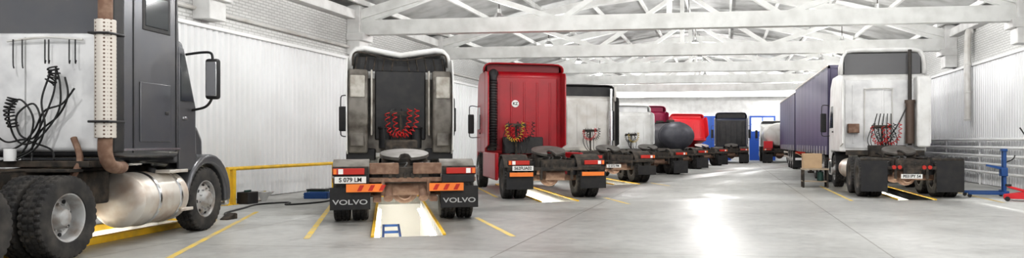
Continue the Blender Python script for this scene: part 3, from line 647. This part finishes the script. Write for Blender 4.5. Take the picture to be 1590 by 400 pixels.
loops=[[(.62,2.42),(.60,2.1),(.50,1.75),(.32,1.50),(.15,1.55),(.12,1.8),(.30,1.95),(.42,1.7),(.30,1.35),(.0,1.2)],
 [(.58,2.44),(.66,2.2),(.62,1.85),(.45,1.52),(.22,1.42),(.02,1.55),(.05,1.85),(.2,2.0),(.34,1.75),(.25,1.4),(.1,1.2)],
 [(.70,2.3),(.78,2.05),(.62,1.8),(.42,1.62),(.30,1.42),(.34,1.2)],
 [(.86,2.15),(.70,1.95),(.50,1.85),(.34,1.6),(.16,1.40),(-.1,1.32),(-.25,1.45),(-.2,1.7)],
 [(.55,2.40),(.48,2.0),(.52,1.65),(.40,1.38),(.2,1.22)],
 [(-.3,1.9),(-.22,1.6),(-.05,1.45),(.15,1.48),(.35,1.44),(.55,1.35),(.7,1.22)]]
for L0 in loops:
    bm=bmesh.new(); tube(bm,[(x,2.88-.12*rng.random()-(.1 if i==len(L0)-1 else 0),z) for i,(x,z) in enumerate(L0)],.012,8,8); fin(bm,'air_line',blkhose,t)
bm=bmesh.new(); coil(bm,[(.06,2.82,2.02),(.02,2.80,1.85),(.08,2.80,1.65)],.011,.055,9); fin(bm,'coiled_cable',blkhose,t)
bm=bmesh.new(); coil(bm,[(.58,2.82,2.42),(.60,2.82,2.32),(.55,2.80,2.22)],.011,.06,5); fin(bm,'coiled_cable',blkhose,t)
cyl('hose_coupling',redhose,t,(-.3,2.7,1.5),(-.2,2.6,1.45),.04); cyl('hose_coupling',redhose,t,(-.15,2.7,1.6),(-.1,2.6,1.5),.04)
bm=bmesh.new(); bx(bm,-1.1,1.1,2.75,3.4,1.12,1.2); bx(bm,-.45,1.0,2.5,2.8,1.06,1.1); fin(bm,'deck_plate',dgrey,t,.01)
cyl('grease_can',whd,t,(.1,2.72,1.2),(.1,2.72,1.36),.07,bev=.005)
bm=bmesh.new(); tube(bm,[(.8,2.9,1.5),(.95,2.8,1.2),(.85,2.7,.9),(.7,2.75,.75)],.04,10); fin(bm,'support_bracket',rust,t)
# ================================================================ floor things
e=root('guard_rail',(-11.25,16.2,0),0,'yellow tubular steel guard rail beside the wall','railing')
cyl('top_rail',yel,e,(0,0,.83),(0,4.9,.83),.045,14)
for y in (0,.22,4.9):
    bm=bmesh.new(); bx(bm,-.05,.05,y-.05,y+.05,0,.83); bx(bm,-.09,.09,y-.09,y+.09,0,.015); fin(bm,'post',yel,e,.008)
e=root('oil_funnel',(-11.1,17.4,0),0,'dented metal drain funnel lying by the wall','funnel')
bm=bmesh.new(); lathe(bm,[(.05,0),(.06,.02),(.10,.12),(.22,.22),(.24,.24),(.235,.25),(.21,.225),(.09,.13),(.04,.03)],28,axis='Z'); fin(bm,'bowl',chrome,e)
bm=bmesh.new(); lathe(bm,[(.2,0),(.2,.03),(.03,.04)],24,axis='Z',o=(-.3,.2,0)); fin(bm,'lid',alu,e)
e=root('parts_crate',(-10.35,18.6,0),10,'blue plastic parts crate','crate')
bm=bmesh.new(); 
for a in ((-.3,-.27,-.2,.2),(.27,.3,-.2,.2),(-.3,.3,-.2,-.17),(-.3,.3,.17,.2)): bx(bm,*a,0,.16)
bx(bm,-.3,.3,-.2,.2,0,.02); fin(bm,'crate_body',bluel,e,.01)
for z in (.05,.11): box('crate_rib',bluel,e,-.31,.31,-.21,-.2,z,z+.015,bev=0)
e=root('battery_case',(-11.1,16.75,0),0,'black plastic case on the floor','case')
box('case_body',black,e,-.15,.15,-.2,.2,0,.28,bev=.02); box('case_handle',green,e,-.02,.02,-.12,.12,.28,.32)
e=root('small_case',(-10.8,19.4,0),5,'dark green tool case on the floor','case'); box('case_body',green,e,-.25,.25,-.15,.15,0,.16,bev=.02); box('case_lid',black,e,-.26,.26,-.16,.16,.16,.19,bev=.01)
bm=bmesh.new(); tube(bm,[(-9.3,13.6,.02),(-9.9,14.2,.02),(-10.3,15.4,.02),(-10.6,16.4,.02),(-10.2,17.0,.02),(-9.9,16.4,.02),(-9.5,17.2,.02),(-9.6,18.4,.02),(-8.9,19.6,.02)],.02,8); top(fin(bm,'floor_hose',blkhose),'black rubber hose lying across the concrete','hose')
bm=bmesh.new(); prism(bm,[(-.15,0),(.15,0),(.15,.1),(.08,.12),(-.15,.02)],-.08,.08); o=fin(bm,'wheel_chock',dgrey,None,.01); o.location=(-9.2,13.3,0); top(o,'black wheel chock on the floor','chock')
# ================================================================ right side things
e=root('heating_register',(XR-.22,20,0),0,'white register of five horizontal heating pipes along the wall','heating pipes')
for z in (.45,.72,.99,1.26,1.53): cyl('heating_pipe',white,e,(0,0,z),(0,24,z),.045,14)
for y in range(0,25,4):
    bm=bmesh.new(); bx(bm,.045,.085,y-.02,y+.02,0,1.6); fin(bm,'pipe_stand',white,e)
bm=bmesh.new(); tube(bm,[(XR-.25,29,2.2),(XR-.25,29,2.6),(XR-.25,29,5.1),(XR-.1,29,5.4)],.12,18); 
for z in (2.25,3.2,4.2): lathe(bm,[(.12,z-.03),(.135,z),(.12,z+.03)],18,o=(XR-.25,29,0),axis='Z')
top(fin(bm,'ventilation_pipe',silver),'grey galvanised vertical pipe on the wall','pipe')
# blue upright lift: mast to the right, legs reaching toward the aisle
e=root('engine_hoist',(6.95,21.6,0),84,'blue steel post lift on low legs with castors','hoist')
for s in (-1,1): box('base_leg',bluel,e,s*.30,s*.37,-.30,.62,.08,.15)
box('base_beam',bluel,e,-.37,.37,-.36,-.26,.08,.18)
for s in (-1,1): box('mast',bluel,e,s*.06,s*.11,-.35,-.27,.15,1.22)
box('mast_head',bluel,e,-.14,.14,-.37,-.25,1.2,1.27)
box('lift_carriage',bluel,e,-.15,.15,-.38,-.22,.55,.78,bev=.02)
bm=bmesh.new(); prism(bm,[(-.25,.72),(-.25,.80),(.12,.86),(.12,.81)],-.05,.05); fin(bm,'lift_arm',bluel,e,.005)
cyl('hydraulic_ram',black,e,(0,-.31,.18),(0,-.31,1.2),.035)
bm=bmesh.new(); tube(bm,[(.1,-.36,.9),(.1,-.55,1.0),(.1,-.6,1.1)],.015,8); fin(bm,'pump_handle',black,e)
for x in (-.335,.335):
    for y in (-.31,.58):
        cyl('castor',black,e,(x-.02,y,.05),(x+.02,y,.05),.05,16)
e=root('trolley_jack',(7.2,20.15,0),75,'red low trolley jack with long curved black handle','jack')
bm=bmesh.new(); prism(bm,[(-.4,.06),(-.4,.16),(-.1,.24),(.4,.16),(.4,.06)],-.14,-.1); prism(bm,[(-.4,.06),(-.4,.16),(-.1,.24),(.4,.16),(.4,.06)],.1,.14); bx(bm,-.12,.12,-.35,.2,.08,.14); fin(bm,'jack_body',red2,e,.006)
bm=bmesh.new(); prism(bm,[(-.3,.14),(-.3,.22),(.3,.38),(.34,.34)],-.05,.05); fin(bm,'lift_arm',red2,e,.01)
cyl('saddle',black,e,(0,.3,.36),(0,.3,.41),.07)
bm=bmesh.new(); tube(bm,[(0,-.3,.15),(0,-.32,.5),(0,-.28,1.1),(0,-.12,1.5),(0,.05,1.8)],.018,8); fin(bm,'handle',black,e)
for x in (-.17,.17):
    for y in (-.35,.33): cyl('castor',black,e,(x-.02,y,.06),(x+.02,y,.06),.06,16)
e=root('work_stand',(2.85,25.4,0),0,'wooden work stand with lower shelf beside the truck','workbench')
box('table_top',wood,e,-.42,.42,-.3,.3,.56,.61)
for x in (-.37,.37):
    for y in (-.25,.25): box('leg',dgrey,e,x-.03,x+.03,y-.03,y+.03,0,.56)
box('shelf',wood,e,-.4,.4,-.28,.28,.18,.21)
bm=bmesh.new(); bx(bm,-.38,.2,-.26,.26,.61,1.08); o=fin(bm,'cardboard_box',card,None,.008); o.location=(2.85,25.4,0.002); top(o,'open brown cardboard box on the work stand','box')
bm=bmesh.new(); bx(bm,-.6,-.38,-.2,.2,1.04,1.05,rot=(0,.5,0)); fin(bm,'box_flap',card,o)
bm=bmesh.new(); cy(bm,(3.02,25.35,.214),(3.02,25.35,.5),.1); cy(bm,(3.02,25.35,.5),(3.02,25.35,.54),.04); top(fin(bm,'oil_can',green,None,.01),'green oil can on the lower shelf','can')
# ================================================================ camera, world
cam=bpy.data.cameras.new('camera'); co=bpy.data.objects.new('camera',cam); COL.objects.link(co); SC.camera=co
cam.sensor_width=36; cam.clip_end=300
co.location=(0,0,1.45); co.rotation_euler=(PI/2,0,math.radians(8.3))
if ZOOM: zx,zy,zw=ZOOM
else: zx,zy,zw=795,200,1590
cam.lens=36*1200/zw; cam.shift_x=(zx-950)/zw; cam.shift_y=(220-zy)/zw
w=bpy.data.worlds.new('world'); SC.world=w; w.use_nodes=True; w.node_tree.nodes['Background'].inputs[0].default_value=(.93,.96,1,1); w.node_tree.nodes['Background'].inputs[1].default_value=.75
SC.view_settings.view_transform='Standard'
try: SC.view_settings.look='Medium High Contrast'
except Exception as ex_: print('look',ex_)
